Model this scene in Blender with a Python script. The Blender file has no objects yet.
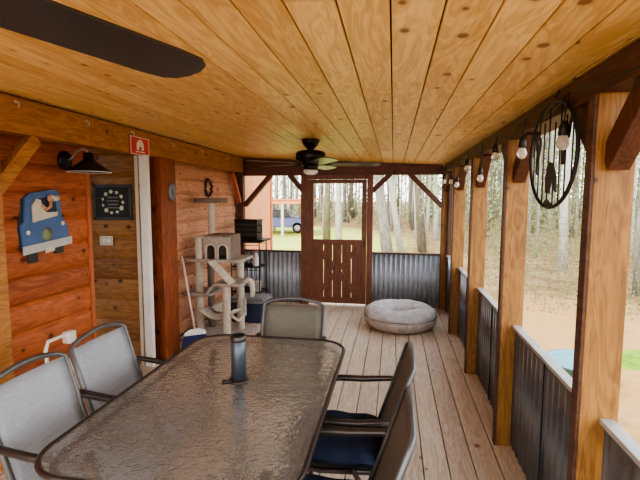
import bpy, bmesh, math, random
from mathutils import Vector, Matrix
R = random.Random(7)
PI = math.pi
scn = bpy.context.scene
COL = scn.collection

# ------------------------------------------------------------------ materials
def srgb(r, g, b):
    f = lambda c: (c/255/12.92) if c/255 <= .04045 else ((c/255+.055)/1.055)**2.4
    return (f(r), f(g), f(b), 1)

class NT:
    def __init__(s, name):
        s.m = bpy.data.materials.new(name); s.m.use_nodes = True
        s.t = s.m.node_tree; s.t.nodes.clear()
        s.out = s.n('ShaderNodeOutputMaterial')
        s.b = s.n('ShaderNodeBsdfPrincipled'); s.l(s.b.outputs[0], s.out.inputs[0])
        s._co = None
    def n(s, typ, **kw):
        nd = s.t.nodes.new(typ)
        for k, v in kw.items(): setattr(nd, k, v)
        return nd
    def l(s, a, b): s.t.links.new(a, b)
    def put(s, inp, v):
        if isinstance(v, bpy.types.NodeSocket): s.l(v, inp)
        else: inp.default_value = v
    def co(s):
        if s._co is None: s._co = s.n('ShaderNodeTexCoord').outputs['Object']
        return s._co
    def pos(s): return s.n('ShaderNodeNewGeometry').outputs['Position']
    def sep(s, v):
        nd = s.n('ShaderNodeSeparateXYZ'); s.l(v, nd.inputs[0]); return nd.outputs
    def comb(s, x, y, z):
        nd = s.n('ShaderNodeCombineXYZ')
        for i, v in enumerate((x, y, z)): s.put(nd.inputs[i], v)
        return nd.outputs[0]
    def ma(s, op, a, b=0.0, c=0.0, clamp=False):
        nd = s.n('ShaderNodeMath', operation=op); nd.use_clamp = clamp
        s.put(nd.inputs[0], a); s.put(nd.inputs[1], b); s.put(nd.inputs[2], c); return nd.outputs[0]
    def mul(s, v, k):
        nd = s.n('ShaderNodeVectorMath', operation='MULTIPLY'); s.put(nd.inputs[0], v); s.put(nd.inputs[1], k); return nd.outputs[0]
    def add(s, v, k):
        nd = s.n('ShaderNodeVectorMath', operation='ADD'); s.put(nd.inputs[0], v); s.put(nd.inputs[1], k); return nd.outputs[0]
    def noise(s, v, scale, detail=3, rough=.5, dist=0, col=False):
        nd = s.n('ShaderNodeTexNoise'); s.l(v, nd.inputs['Vector'])
        nd.inputs['Scale'].default_value = scale; nd.inputs['Detail'].default_value = detail
        nd.inputs['Roughness'].default_value = rough; nd.inputs['Distortion'].default_value = dist
        return nd.outputs['Color' if col else 'Fac']
    def ramp(s, v, stops, interp='LINEAR'):
        nd = s.n('ShaderNodeValToRGB'); cr = nd.color_ramp; cr.interpolation = interp
        while len(cr.elements) > 1: cr.elements.remove(cr.elements[-1])
        cr.elements[0].position = stops[0][0]; cr.elements[0].color = stops[0][1]
        for p, c in stops[1:]:
            e = cr.elements.new(p); e.color = c
        s.put(nd.inputs[0], v); return nd.outputs[0]
    def mix(s, f, a, b, mode='MIX'):
        nd = s.n('ShaderNodeMix', data_type='RGBA', blend_type=mode)
        s.put(nd.inputs[0], f); s.put(nd.inputs[6], a); s.put(nd.inputs[7], b); return nd.outputs[2]
    def step(s, v, a, b):
        nd = s.n('ShaderNodeMapRange'); nd.interpolation_type = 'SMOOTHSTEP'
        s.put(nd.inputs[0], v); nd.inputs[1].default_value = a; nd.inputs[2].default_value = b; return nd.outputs[0]
    def bump(s, h, strength=.3, dist=.01):
        nd = s.n('ShaderNodeBump'); nd.inputs['Strength'].default_value = strength; nd.inputs['Distance'].default_value = dist
        s.put(nd.inputs['Height'], h); s.l(nd.outputs[0], s.b.inputs['Normal'])
    def set(s, color=None, rough=.5, metal=0, spec=.5, **kw):
        if color is not None: s.put(s.b.inputs['Base Color'], color)
        s.put(s.b.inputs['Roughness'], rough); s.put(s.b.inputs['Metallic'], metal)
        s.b.inputs['Specular IOR Level'].default_value = spec
        for k, v in kw.items(): s.put(s.b.inputs[k], v)
        return s.m

def plain(name, c, rough=.5, metal=0, var=.12, scale=9, bump=0, spec=.5, **kw):
    t = NT(name)
    nz = t.noise(t.co(), scale, 4)
    d = tuple(x*(1-var*1.6) for x in c[:3])+(1,); e = tuple(min(1, x*(1+var)) for x in c[:3])+(1,)
    col = t.ramp(nz, [(.3, d), (.7, e)])
    if bump: t.bump(t.noise(t.co(), scale*12, 2), bump, .004)
    return t.set(col, rough, metal, spec, **kw)

def wood(name, light, dark, knotc, grain='Y', board='X', bw=None, boff=0.0, seam=None, rough=.55, knots=.5, gscale=1.0,
         vary=.5, hue=None, sheen=.4, seglen=None):
    """grain axis: boards run along it; board axis: their width."""
    t = NT(name); o = t.sep(t.co()); ax = {'X': 0, 'Y': 1, 'Z': 2}
    g = o[ax[grain]]; w = o[ax[board]]; k = o[3-ax[grain]-ax[board]]
    if bw:
        q = t.ma('DIVIDE', t.ma('SUBTRACT', w, boff), bw); idx = t.ma('FLOOR', q); fr = t.ma('FRACT', q)
        if seglen:
            off = t.n('ShaderNodeTexWhiteNoise', noise_dimensions='1D'); t.l(idx, off.inputs['W'])
            sg = t.ma('ADD', t.ma('DIVIDE', g, seglen), t.ma('MULTIPLY', off.outputs['Value'], 7.3))
            sidx = t.ma('FLOOR', sg); sfr = t.ma('FRACT', sg)
            idx2 = t.ma('ADD', idx, t.ma('MULTIPLY', sidx, 17.37))
        else: idx2 = idx
        wn = t.n('ShaderNodeTexWhiteNoise', noise_dimensions='1D'); t.l(idx2, wn.inputs['W']); rv = wn.outputs['Value']
    else: rv = 0.0
    rofs = t.ma('MULTIPLY', rv, 31.0)
    gv = t.comb(t.ma('ADD', w, rofs), t.ma('MULTIPLY', t.ma('ADD', g, rofs), .07), t.ma('ADD', k, rofs))
    n1 = t.noise(gv, 55*gscale, 4, .6, .6)
    n2 = t.noise(t.comb(t.ma('ADD', w, rofs), t.ma('MULTIPLY', t.ma('ADD', g, rofs), .16), k), 9*gscale, 3, .55, 1.5)
    wv = t.ma('SINE', t.ma('MULTIPLY', n2, 42.0))
    f = t.ma('ADD', t.ma('MULTIPLY', n1, .75), t.ma('MULTIPLY', wv, .13))
    f = t.ma('ADD', f, t.ma('MULTIPLY', t.ma('SUBTRACT', rv if bw else .5, .5), vary*.6))
    col = t.ramp(f, [(.12, dark), (.62, light)])
    if knots:
        kv = t.n('ShaderNodeTexVoronoi', feature='F1', voronoi_dimensions='2D'); kv.inputs['Scale'].default_value = 1.0; kv.inputs['Randomness'].default_value = 1
        t.l(t.comb(t.ma('MULTIPLY', t.ma('ADD', w, rofs), 7.0), t.ma('MULTIPLY', t.ma('ADD', g, rofs), 5.5), t.ma('MULTIPLY', k, 4.0)), kv.inputs['Vector'])
        rnd = t.sep(kv.outputs['Color'])
        rad = t.ma('MULTIPLY', t.ma('SUBTRACT', rnd[0], 1-knots), .13/max(knots, .01))
        kn = t.ma('SUBTRACT', 1.0, t.step(t.ma('SUBTRACT', kv.outputs['Distance'], rad), -.03, .035))
        halo = t.ma('SUBTRACT', 1.0, t.step(t.ma('SUBTRACT', kv.outputs['Distance'], rad), .0, .16))
        halo = t.ma('MULTIPLY', halo, t.step(rad, .0, .03))
        col = t.mix(t.ma('MULTIPLY', halo, .5), col, dark)
        col = t.mix(t.ma('MULTIPLY', kn, .85), col, knotc)
    h = t.ma('MULTIPLY', n1, .4)
    if bw and seam:
        e = t.ma('MINIMUM', fr, t.ma('SUBTRACT', 1.0, fr)); e = t.ma('MULTIPLY', e, bw)
        sm = t.step(e, .0, seam)
        if seglen:
            e2 = t.ma('MULTIPLY', t.ma('MINIMUM', sfr, t.ma('SUBTRACT', 1.0, sfr)), seglen)
            sm = t.ma('MULTIPLY', sm, t.step(e2, .0, seam*.5))
        col = t.mix(t.ma('MULTIPLY', t.ma('SUBTRACT', 1.0, sm), .75), col, tuple(x*.25 for x in dark[:3])+(1,))
        h = t.ma('ADD', h, t.ma('MULTIPLY', sm, 1.2))
    t.bump(h, .35, .004)
    return t.set(col, rough, 0, sheen)

M = {}
M['ceil'] = wood('pine_ceiling', srgb(244, 208, 144), srgb(206, 160, 96), srgb(110, 60, 30), 'Y', 'X', .1435, -.0175, None, .42, .38, .8, .45, sheen=.45, seglen=2.7)
M['deck'] = wood('deck_boards', srgb(224, 206, 184), srgb(186, 164, 142), srgb(120, 94, 76), 'Y', 'X', .152, .2044, None, .55, .12, 1, .5, sheen=.35)
M['post'] = wood('post_timber', srgb(166, 118, 60), srgb(118, 78, 38), srgb(60, 34, 16), 'Z', 'X', rough=.5, knots=.22)
M['beamY'] = wood('beam_timber', srgb(186, 132, 74), srgb(144, 94, 48), srgb(84, 40, 16), 'Y', 'Z', rough=.5, knots=.3)
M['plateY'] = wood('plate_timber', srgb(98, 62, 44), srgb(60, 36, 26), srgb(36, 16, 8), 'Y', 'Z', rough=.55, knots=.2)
M['headX'] = wood('header_timber', srgb(108, 62, 44), srgb(70, 38, 28), srgb(30, 12, 8), 'X', 'Z', rough=.5, knots=.2)
M['doorZ'] = wood('stained_door_wood', srgb(128, 76, 50), srgb(88, 48, 32), srgb(30, 12, 8), 'Z', 'X', rough=.45, knots=.15)
M['logA'] = wood('stained_log_siding', srgb(190, 106, 60), srgb(138, 70, 36), srgb(66, 24, 10), 'Y', 'Z', .2, .06, None, .5, .42, .9, .5)
M['logB'] = wood('daylit_log_siding', srgb(222, 168, 134), srgb(184, 124, 94), srgb(90, 40, 24), 'Y', 'Z', .165, .02, None, .55, .42, .9, .5)  # pale pinkish tone is daylight on this wall, put into the colour
M['nook'] = wood('dark_plank_siding', srgb(160, 112, 66), srgb(118, 76, 42), srgb(44, 20, 10), 'X', 'Z', .2, .03, None, .5, .4, .9, .5)
M['trimZ'] = wood('red_trim_timber', srgb(196, 116, 74), srgb(150, 80, 48), srgb(80, 34, 18), 'Z', 'X', rough=.5, knots=.2)
M['darkpost'] = wood('dark_post_timber', srgb(160, 84, 44), srgb(100, 48, 26), srgb(60, 24, 12), 'Z', 'X', rough=.5, knots=.25)
M['cabin'] = wood('cabin_end_boards', srgb(240, 170, 120), srgb(222, 148, 100), srgb(180, 100, 64), 'Z', 'Y', .2, 0, None, .6, .05, .6, .2)
M['brace'] = wood('dark_brace_timber', srgb(98, 56, 38), srgb(60, 32, 22), srgb(40, 18, 10), 'Z', 'Y', rough=.55, knots=.15)
M['cap'] = plain('rail_cap_metal', srgb(176, 172, 168), .45, .3, .1, 6)

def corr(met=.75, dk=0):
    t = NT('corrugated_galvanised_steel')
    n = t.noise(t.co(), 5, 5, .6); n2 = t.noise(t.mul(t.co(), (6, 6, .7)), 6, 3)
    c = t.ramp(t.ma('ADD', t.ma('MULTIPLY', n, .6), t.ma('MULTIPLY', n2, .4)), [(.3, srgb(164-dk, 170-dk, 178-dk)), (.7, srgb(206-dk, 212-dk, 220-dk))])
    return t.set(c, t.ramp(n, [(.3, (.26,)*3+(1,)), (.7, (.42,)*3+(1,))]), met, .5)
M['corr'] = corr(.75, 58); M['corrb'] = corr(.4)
M['black'] = plain('black_enamel', srgb(28, 24, 22), .45, 0, .2, 8, spec=.4)
M['blade'] = plain('dark_fan_blade', srgb(46, 38, 34), .3, 0, .15, 6, spec=.6)
M['fanmetal'] = plain('bronze_fan_metal', srgb(30, 24, 22), .35, .5, .1)
M['white'] = plain('white_paint', srgb(228, 226, 220), .45, 0, .04)
M['offwhite'] = plain('cream_paint', srgb(200, 190, 170), .5, 0, .05)
M['gap'] = plain('dark_gap', srgb(22, 18, 16), .8)
M['frost'] = plain('frosted_glass', srgb(235, 230, 225), .3, 0, .03)
M['tube'] = plain('bronze_chair_tube', srgb(74, 66, 62), .32, .6, .08)
M['tubel'] = plain('grey_chair_tube', srgb(104, 102, 102), .35, .5, .08)

def sling(name, a, b):
    t = NT(name); o = t.sep(t.co())
    w1 = t.ma('SINE', t.ma('MULTIPLY', o[0], 900.0)); w2 = t.ma('SINE', t.ma('MULTIPLY', t.ma('ADD', o[2], o[1]), 900.0))
    f = t.ma('MULTIPLY', t.ma('ADD', t.ma('MULTIPLY', w1, w2), 1.0), .5)
    f2 = t.noise(t.mul(t.co(), (2, 40, 40)), 6, 2)
    c = t.ramp(t.ma('ADD', t.ma('MULTIPLY', f, .5), t.ma('MULTIPLY', f2, .5)), [(.25, a), (.75, b)])
    t.bump(f, .25, .002)
    return t.set(c, .6, 0, .35)
M['sling'] = sling('grey_sling_mesh', srgb(136, 140, 146), srgb(176, 180, 186))
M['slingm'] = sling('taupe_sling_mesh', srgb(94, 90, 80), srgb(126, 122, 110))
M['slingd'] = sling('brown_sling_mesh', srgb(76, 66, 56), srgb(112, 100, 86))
M['navy'] = plain('navy_cushion_fabric', srgb(40, 48, 70), .85, 0, .25, 14, bump=.5, spec=.2)
M['navyp'] = plain('navy_bristles', srgb(26, 34, 84), .6, 0, .2, 30)

def glass_table():
    t = NT('textured_table_glass')
    n = t.noise(t.co(), 24, 2, .5, 1.4)
    n2 = t.noise(t.mul(t.co(), (1, .35, 1)), 34, 1)
    t.bump(t.ma('ADD', n, t.ma('MULTIPLY', n2, .35)), .32, .012)
    t.set(srgb(232, 230, 224), .04, 0, .5)
    t.b.inputs['Transmission Weight'].default_value = .92
    t.b.inputs['IOR'].default_value = 1.45
    return t.m
M['glass'] = glass_table()

def fur():
    t = NT('plush_grey_fur')
    n = t.noise(t.co(), 55, 4, .7); n2 = t.noise(t.co(), 9, 3)
    c = t.ramp(t.ma('ADD', t.ma('MULTIPLY', n, .55), t.ma('MULTIPLY', n2, .45)), [(.3, srgb(176, 172, 170)), (.64, srgb(250, 248, 246))])
    t.bump(n, 1.0, .035)
    return t.set(c, .95, 0, .1)
M['fur'] = fur()
M['bedside'] = plain('bed_side_fabric', srgb(186, 174, 164), .9, 0, .15, 20, bump=.4)
M['carpet'] = plain('beige_carpet', srgb(174, 162, 150), .95, 0, .15, 24, bump=.6)
M['carpetd'] = plain('taupe_carpet', srgb(132, 116, 102), .95, 0, .15, 24, bump=.6)
M['sisal'] = plain('sisal_rope', srgb(198, 186, 168), .9, 0, .12, 40, bump=.6)
M['plush'] = plain('cream_plush', srgb(206, 194, 178), .95, 0, .12, 18, bump=.5)
M['blue'] = plain('blue_paint', srgb(78, 110, 160), .55, 0, .1, 12)
M['blued'] = plain('dark_blue_paint', srgb(40, 52, 78), .6, 0, .1, 12)
M['cream'] = plain('cream_cloth_paint', srgb(214, 210, 190), .6, 0, .06)
M['pink'] = plain('pink_skin_paint', srgb(208, 158, 130), .6, 0, .06)
M['sage'] = plain('sage_paint', srgb(140, 152, 120), .6, 0, .1)
M['silver'] = plain('silver_paint', srgb(190, 190, 190), .5, 0, .06)
M['slate'] = plain('slate_board', srgb(38, 42, 46), .7, 0, .15)
M['slatef'] = plain('slate_frame', srgb(70, 72, 74), .7, 0, .15)
M['red'] = plain('red_sign_enamel', srgb(206, 74, 84), .45, 0, .05)
M['handle'] = plain('pink_handle', srgb(216, 190, 176), .4, 0, .05)
M['grey'] = plain('grey_plastic', srgb(120, 122, 122), .5, 0, .08)
M['pole'] = plain('steel_blue_pole', srgb(84, 90, 100), .35, .5, .08)
M['wire'] = plain('black_wire', srgb(24, 20, 18), .5, 0, .1)
M['tub'] = plain('pale_blue_plastic', srgb(96, 140, 152), .5, 0, .06)
M['carblue'] = plain('blue_car_paint', srgb(120, 130, 190), .3, .2, .05)
M['cargrey'] = plain('grey_car_trim', srgb(120, 124, 130), .4, .2, .05)
M['orange'] = plain('orange_roof_beam', srgb(214, 130, 84), .6, 0, .08)
M['rubber'] = plain('tyre_rubber', srgb(60, 60, 60), .8)
M['carglass'] = plain('car_glass', srgb(90, 100, 115), .1, 0, .05)
def bulbglass():
    t = NT('clear_bulb_glass'); t.set(srgb(240, 232, 220), .08, 0, .5)
    t.b.inputs['Transmission Weight'].default_value = .55; t.b.inputs['IOR'].default_value = 1.3
    return t.m
M['bulb'] = bulbglass()

def bark(name, a, b):
    t = NT(name)
    n = t.noise(t.mul(t.co(), (6, 6, 1.2)), 3, 4, .65)
    c = t.ramp(n, [(.3, a), (.68, b)])
    t.bump(n, .5, .03)
    return t.set(c, .9, 0, .1)
M['bark1'] = bark('grey_bark', srgb(100, 94, 86), srgb(160, 154, 142))
M['bark2'] = bark('pale_birch_bark', srgb(140, 138, 128), srgb(196, 194, 182))
M['bark3'] = bark('brown_bark', srgb(84, 76, 66), srgb(134, 124, 108))
def leafm(name, cols, trans=.4):
    t = NT(name); n = t.noise(t.pos(), 1.3, 3, .8)
    c = t.ramp(n, cols)
    t.set(c, .8, 0, .1); 
    tr = t.n('ShaderNodeBsdfTranslucent'); t.l(c, tr.inputs[0])
    mx = t.n('ShaderNodeMixShader'); mx.inputs[0].default_value = trans
    t.l(t.b.outputs[0], mx.inputs[1]); t.l(tr.outputs[0], mx.inputs[2]); t.l(mx.outputs[0], t.out.inputs[0])
    return t.m
M['leaf'] = leafm('spring_leaves', [(.35, srgb(112, 124, 92)), (.5, srgb(146, 160, 108)), (.66, srgb(178, 190, 134))])
M['brush'] = leafm('dry_brush', [(.35, srgb(110, 104, 84)), (.48, srgb(138, 132, 100)), (.6, srgb(126, 142, 84))])

def ground():
    t = NT('leaf_litter_ground'); p = t.pos(); o = t.sep(p)
    n = t.noise(p, 6, 5, .75); n2 = t.noise(p, .9, 3, .6)
    litter = t.ramp(t.ma('ADD', t.ma('MULTIPLY', n, .6), t.ma('MULTIPLY', n2, .4)), [(.34, srgb(92, 70, 48)), (.5, srgb(134, 108, 76)), (.66, srgb(164, 138, 102))])
    grass = t.ramp(n, [(.3, srgb(88, 124, 30)), (.7, srgb(128, 160, 54))])
    lawn = t.ramp(n2, [(.3, srgb(168, 176, 84)), (.7, srgb(192, 196, 104))])
    def blob(cx, cy, rx, ry, soft=.5):
        dx = t.ma('DIVIDE', t.ma('SUBTRACT', o[0], cx), rx); dy = t.ma('DIVIDE', t.ma('SUBTRACT', o[1], cy), ry)
        d = t.ma('SQRT', t.ma('ADD', t.ma('MULTIPLY', dx, dx), t.ma('MULTIPLY', dy, dy)))
        d = t.ma('ADD', d, t.ma('MULTIPLY', t.ma('SUBTRACT', t.noise(p, 2.2, 3), .5), .7))
        return t.ma('SUBTRACT', 1.0, t.step(d, 1-soft*.5, 1+soft*.3))
    c = t.mix(blob(-8, 22, 8.5, 12), litter, lawn)
    c = t.mix(t.ma('MULTIPLY', blob(3.6, 7.2, 2.6, 3.5), .55), c, srgb(188, 146, 92))
    c = t.mix(blob(4.3, 6.5, 1.75, .55), c, grass)
    t.bump(n, .6, .05)
    return t.set(c, .95, 0, .1)
M['ground'] = ground()

# ------------------------------------------------------------------ mesh helpers
class MB:
    def __init__(s): s.b = bmesh.new(); s.smooth = False
    def box(s, x0, x1, y0, y1, z0, z1):
        r = bmesh.ops.create_cube(s.b, size=1)
        for v in r['verts']:
            v.co = Vector(((x0+x1)/2+v.co.x*(x1-x0), (y0+y1)/2+v.co.y*(y1-y0), (z0+z1)/2+v.co.z*(z1-z0)))
        return r['verts']
    def bar(s, a, b, w, h, up=(0, 0, 1)):
        a, b = Vector(a), Vector(b); d = b-a; L = d.length; d.normalize()
        u = Vector(up); sx = d.cross(u)
        if sx.length < 1e-5: sx = d.cross(Vector((1, 0, 0)))
        sx.normalize(); uz = sx.cross(d)
        r = bmesh.ops.create_cube(s.b, size=1)
        for v in r['verts']:
            c = v.co.copy(); v.co = (a+b)/2+d*c.y*L+sx*c.x*w+uz*c.z*h
    def tube(s, pts, rad, n=10, cap=True, closed=False):
        pts = [Vector(p) for p in pts]; N = len(pts)
        rads = rad if isinstance(rad, (list, tuple)) else [rad]*N
        rings = []; prev = None
        for i, p in enumerate(pts):
            if closed: d = pts[(i+1) % N]-pts[i-1]
            else: d = pts[min(i+1, N-1)]-pts[max(i-1, 0)]
            d.normalize()
            if prev is None:
                q = Vector((0, 0, 1)) if abs(d.z) < .9 else Vector((1, 0, 0))
                u = d.cross(q).normalized()
            else:
                u = (prev-d*prev.dot(d))
                u = u.normalized() if u.length > 1e-6 else d.orthogonal().normalized()
            prev = u; w = d.cross(u)
            rings.append([s.b.verts.new(p+(u*math.cos(a)+w*math.sin(a))*rads[i]) for a in [2*PI*k/n for k in range(n)]])
        M_ = N if closed else N-1
        for i in range(M_):
            A, B = rings[i], rings[(i+1) % N]
            for k in range(n):
                f = s.b.faces.new((A[k], A[(k+1) % n], B[(k+1) % n], B[k])); f.smooth = True
        if cap and not closed:
            s.b.faces.new(list(reversed(rings[0]))); s.b.faces.new(rings[-1])
    def lathe(s, prof, c=(0, 0, 0), n=24, axis='Z', cap=True):
        c = Vector(c); rings = []
        for r, h in prof:
            ring = []
            for k in range(n):
                a = 2*PI*k/n; x, y = r*math.cos(a), r*math.sin(a)
                v = {'Z': (x, y, h), 'X': (h, x, y), 'Y': (y, h, x)}[axis]
                ring.append(s.b.verts.new(c+Vector(v)))
            rings.append(ring)
        for A, B in zip(rings, rings[1:]):
            for k in range(n):
                f = s.b.faces.new((A[k], A[(k+1) % n], B[(k+1) % n], B[k])); f.smooth = True
        if cap:
            if prof[0][0] > 1e-4: s.b.faces.new(list(reversed(rings[0])))
            if prof[-1][0] > 1e-4: s.b.faces.new(rings[-1])
    def prism(s, pts, t, fr=None):
        """polygon pts (2D) extruded by t. fr maps (u,v,w)->xyz"""
        fr = fr or (lambda u, v, w: (u, v, w))
        A = [s.b.verts.new(fr(u, v, 0)) for u, v in pts]; B = [s.b.verts.new(fr(u, v, t)) for u, v in pts]
        n = len(pts)
        s.b.faces.new(list(reversed(A))); s.b.faces.new(B)
        for i in range(n): s.b.faces.new((A[i], A[(i+1) % n], B[(i+1) % n], B[i]))
    def grid(s, fn, nu, nv, thick=0, smooth=True, closeu=False):
        V = [[s.b.verts.new(fn(i/nu, j/nv)) for j in range(nv+1)] for i in range(nu+1)]
        for i in range(nu):
            for j in range(nv):
                f = s.b.faces.new((V[i][j], V[i+1][j], V[i+1][j+1], V[i][j+1])); f.smooth = smooth
    def build(s, name, mat, parent=None, loc=None, bev=0, solid=0, label=None, sub=0):
        bmesh.ops.remove_doubles(s.b, verts=s.b.verts, dist=1e-6)
        bmesh.ops.recalc_face_normals(s.b, faces=s.b.faces)
        me = bpy.data.meshes.new(name); s.b.to_mesh(me); s.b.free()
        me.materials.append(mat)
        o = bpy.data.objects.new(name, me); COL.objects.link(o)
        if parent: o.parent = parent
        if loc: o.location = loc
        if solid:
            m = o.modifiers.new('solid', 'SOLIDIFY'); m.thickness = solid; m.offset = 0
        if bev:
            m = o.modifiers.new('bevel', 'BEVEL'); m.width = bev; m.segments = 2; m.limit_method = 'ANGLE'
        if sub:
            m = o.modifiers.new('sub', 'SUBSURF'); m.levels = m.render_levels = sub
        if label: o['label'] = label
        return o

def tag(o, label, cat, group=None, kind=None):
    o['label'] = label; o['category'] = cat
    if group: o['group'] = group
    if kind: o['kind'] = kind
    return o
def empty(name, loc=(0, 0, 0), rz=0):
    o = bpy.data.objects.new(name, None); COL.objects.link(o); o.location = loc; o.rotation_euler = (0, 0, rz)
    o.empty_display_size = .05
    return o
def struct(name, mb=None, mat=None, **kw):
    o = mb.build(name, mat, **kw) if mb else empty(name)
    o['kind'] = 'structure'; return o
def copy_tree(o, parent=None):
    kids = [c for c in bpy.data.objects if c.parent == o]
    c = o.copy(); COL.objects.link(c)
    if parent: c.parent = parent
    for k in kids: copy_tree(k, c)
    return c
def box_part(name, mat, parent, *b, bev=.003, **kw):
    m = MB(); m.box(*b); return m.build(name, mat, parent, bev=bev, **kw)

# ------------------------------------------------------------------ layout constants (metres)
PY0, SP = 1.685, 1.2065      # first railing post and post spacing
D = 6.5                      # end wall
RAIL = .805
def ceilz(x): return 2.122-.047*x
YB = -.45                    # porch starts behind the camera

# floor
m = MB(); x = .2044+.152*3; bw = .152
xs = []
k = 4
while .2044+bw*k > -3.1: xs.append(.2044+bw*k); k -= 1
for i, xx in enumerate(xs):
    x1 = min(xx-.003, .88); x0 = xx-bw+.003
    m.box(x0, x1, YB, D+.12, -.03, 0)
struct('floor', m, M['deck'], bev=.003)
m = MB(); m.box(-3.1, .86, YB, D+.1, -.25, -.034); struct('trim_1', m, M['gap'])
# ceiling
m = MB(); k = -21; x = -.0175
for k in range(-23, 7):
    xa, xb = x+.1435*k+.0025, x+.1435*(k+1)-.0025
    if xa > .9: break
    v = m.box(xa, xb, YB, D+.3, 0, .02)
    for q in v: q.co.z += ceilz(q.co.x)
m2 = MB()
struct('ceiling', m, M['ceil'], bev=.004)
v = m2.box(-3.35, .95, YB, D+.3, .02, .08)
for q in v: q.co.z += ceilz(q.co.x)+.001
struct('trim_2', m2, M['gap'])

# ------------------------------------------------------------------ right wall
wr = struct('wall_right')
XI, XO, XP = .69, .82, .775
posts = [PY0-SP]+[PY0+i*SP for i in range(5)]
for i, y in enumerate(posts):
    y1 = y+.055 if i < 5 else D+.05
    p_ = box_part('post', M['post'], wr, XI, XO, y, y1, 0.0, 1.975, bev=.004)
    box_part('side_strip', M['plateY'], p_, XI-.012, XI-.0005, y+.001, y1-.001, 0.0, 1.97, bev=.002, label='dark strip on the inner side of the post')  # thin dark strip covering the inner face of each post
m = MB(); m.box(.7, .84, YB, D+.1, 1.975, 2.075); m.build('top_plate', M['plateY'], wr, bev=.004)
for i, y in enumerate(posts):
    for s_ in (-1, 1):
        if i == 5 and s_ == 1: continue
        yc = y+.027
        m = MB(); m.bar((.755, yc+s_*.02, 1.74), (.755, yc+s_*.275, 1.99), .07, .09, up=(0, 0, 1)); m.build('brace', M['brace'], wr, bev=.003)
def corrugated(fn, L, z0, z1, pitch=.068, amp=.009):
    m = MB(); n = max(4, int(L/pitch*10))
    m.grid(lambda u, v: fn(u*L, amp*math.sin(2*PI*u*L/pitch), z0+(z1-z0)*v), n, 1)
    return m
edges = posts+[D]
for i in range(5):
    a = posts[i]+.055; b = posts[i+1]
    h = (b-a)/2
    # two overlapped sheets in each bay
    for q, (s0, s1) in enumerate(((a, a+h*1.02), (a+h, b))):
        mm = corrugated(lambda u, w, z, s0=s0, q=q: (XP+w*.8+q*.004, s0+u, z), s1-s0, .02, RAIL-.01, .076, .008)
        mm.build('corrugated_panel', M['corr'], wr, solid=.001)
    box_part('lap_edge', M['gap'], wr, XP-.008, XP-.004, a+h-.004, a+h+.003, .03, RAIL-.02, bev=.001)
    box_part('rail_cap', M['cap'], wr, XP-.02, XP+.03, a, b, RAIL-.012, RAIL+.008)
    box_part('base_rail', M['post'], wr, XP+.012, XO, a, b, .0, .08)
box_part('post', M['plateY'], wr, XP-.01, XO+.02, D-.12, D+.05, 0, 1.975)

# ------------------------------------------------------------------ end wall
wb = struct('wall_back')
box_part('header', M['headX'], wb, -2.4, .69, D, D+.12, 1.955, 2.13)
m = MB()
m.prism([(-2.4, 2.13), (.69, 2.13), (.69, ceilz(.69)), (-2.4, ceilz(-2.4))] if ceilz(.69) > 2.13 else [(-2.4, 2.125), (-.05, 2.125), (-2.4, ceilz(-2.4))], .06, lambda u, v, w: (u, D+.05+w, v))
m.build('header_infill', M['headX'], wb)
box_part('post', M['headX'], wb, -2.38, -2.28, D-.02, D+.08, 0, 2.1)
for a, b in (((-2.27, 1.50), (-1.85, 1.97)), ((-1.56, 1.97), (-1.33, 1.70)), ((-.31, 1.72), (-.05, 1.97)), ((.22, 1.97), (.69, 1.50))):
    m = MB(); m.bar((a[0], D+.05, a[1]), (b[0], D+.05, b[1]), .07, .088, up=(0, 1, 0)); m.build('brace', M['headX'], wb, bev=.003)
for a, b in ((-2.28, -1.375), (-.30, .69)):
    corrugated(lambda u, w, z, a=a: (a+u, D+.04+w, z), b-a, .02, RAIL-.01, .072, .022).build('corrugated_panel', M['corrb'], wb, solid=.001)
    box_part('rail_cap', M['plateY'], wb, a, b, D+.01, D+.07, RAIL-.012, RAIL+.012)
    box_part('base_rail', M['plateY'], wb, a, b, D+.065, D+.1, 0, .06)
for x0, x1 in ((-1.375, -1.26), (-.385, -.30)):
    box_part('door_post', M['doorZ'], wb, x0, x1, D-.02, D+.1, 0, 1.955)
box_part('door_head', M['doorZ'], wb, -1.26, -.385, D, D+.08, 1.895, 1.955)
# screen door
dr = struct('door_1'); y0, y1 = D-.005, D+.03
for x0, x1 in ((-1.255, -1.185), (-.46, -.39)): box_part('stile', M['doorZ'], dr, x0, x1, y0, y1, .03, 1.89)
box_part('top_rail', M['doorZ'], dr, -1.185, -.46, y0, y1, 1.835, 1.89)
box_part('middle_rail', M['doorZ'], dr, -1.185, -.46, y0, y1, .92, 1.0)
box_part('bottom_rail', M['doorZ'], dr, -1.185, -.46, y0, y1, .03, .12)
m = MB(); e = [-1.185, -1.03, -.895, -.755, -.61, -.46]
for a, b in zip(e, e[1:]): m.box(a+(.0 if a == e[0] else .0045), b-(.0 if b == e[-1] else .0045), y0+.012, y1, .12, .92)
m.build('board_panel', M['doorZ'], dr)
m = MB(); m.bar((-1.17, y0-.002, .93), (-.47, y0-.002, .11), .09, .018, up=(0, 1, 0)); m.build('diagonal_brace', M['doorZ'], dr, bev=.002)
m = MB(); m.bar((-1.17, y0+.004, .11), (-.47, y0+.004, .93), .07, .012, up=(0, 1, 0)); m.build('diagonal_brace', M['doorZ'], dr, bev=.002)
m = MB(); m.tube([(-.42, y0-.0, 1.0), (-.42, y0-.04, 1.0), (-.42, y0-.04, .9), (-.42, y0, .9)], .006, 8); m.build('door_handle', M['black'], dr)

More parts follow.
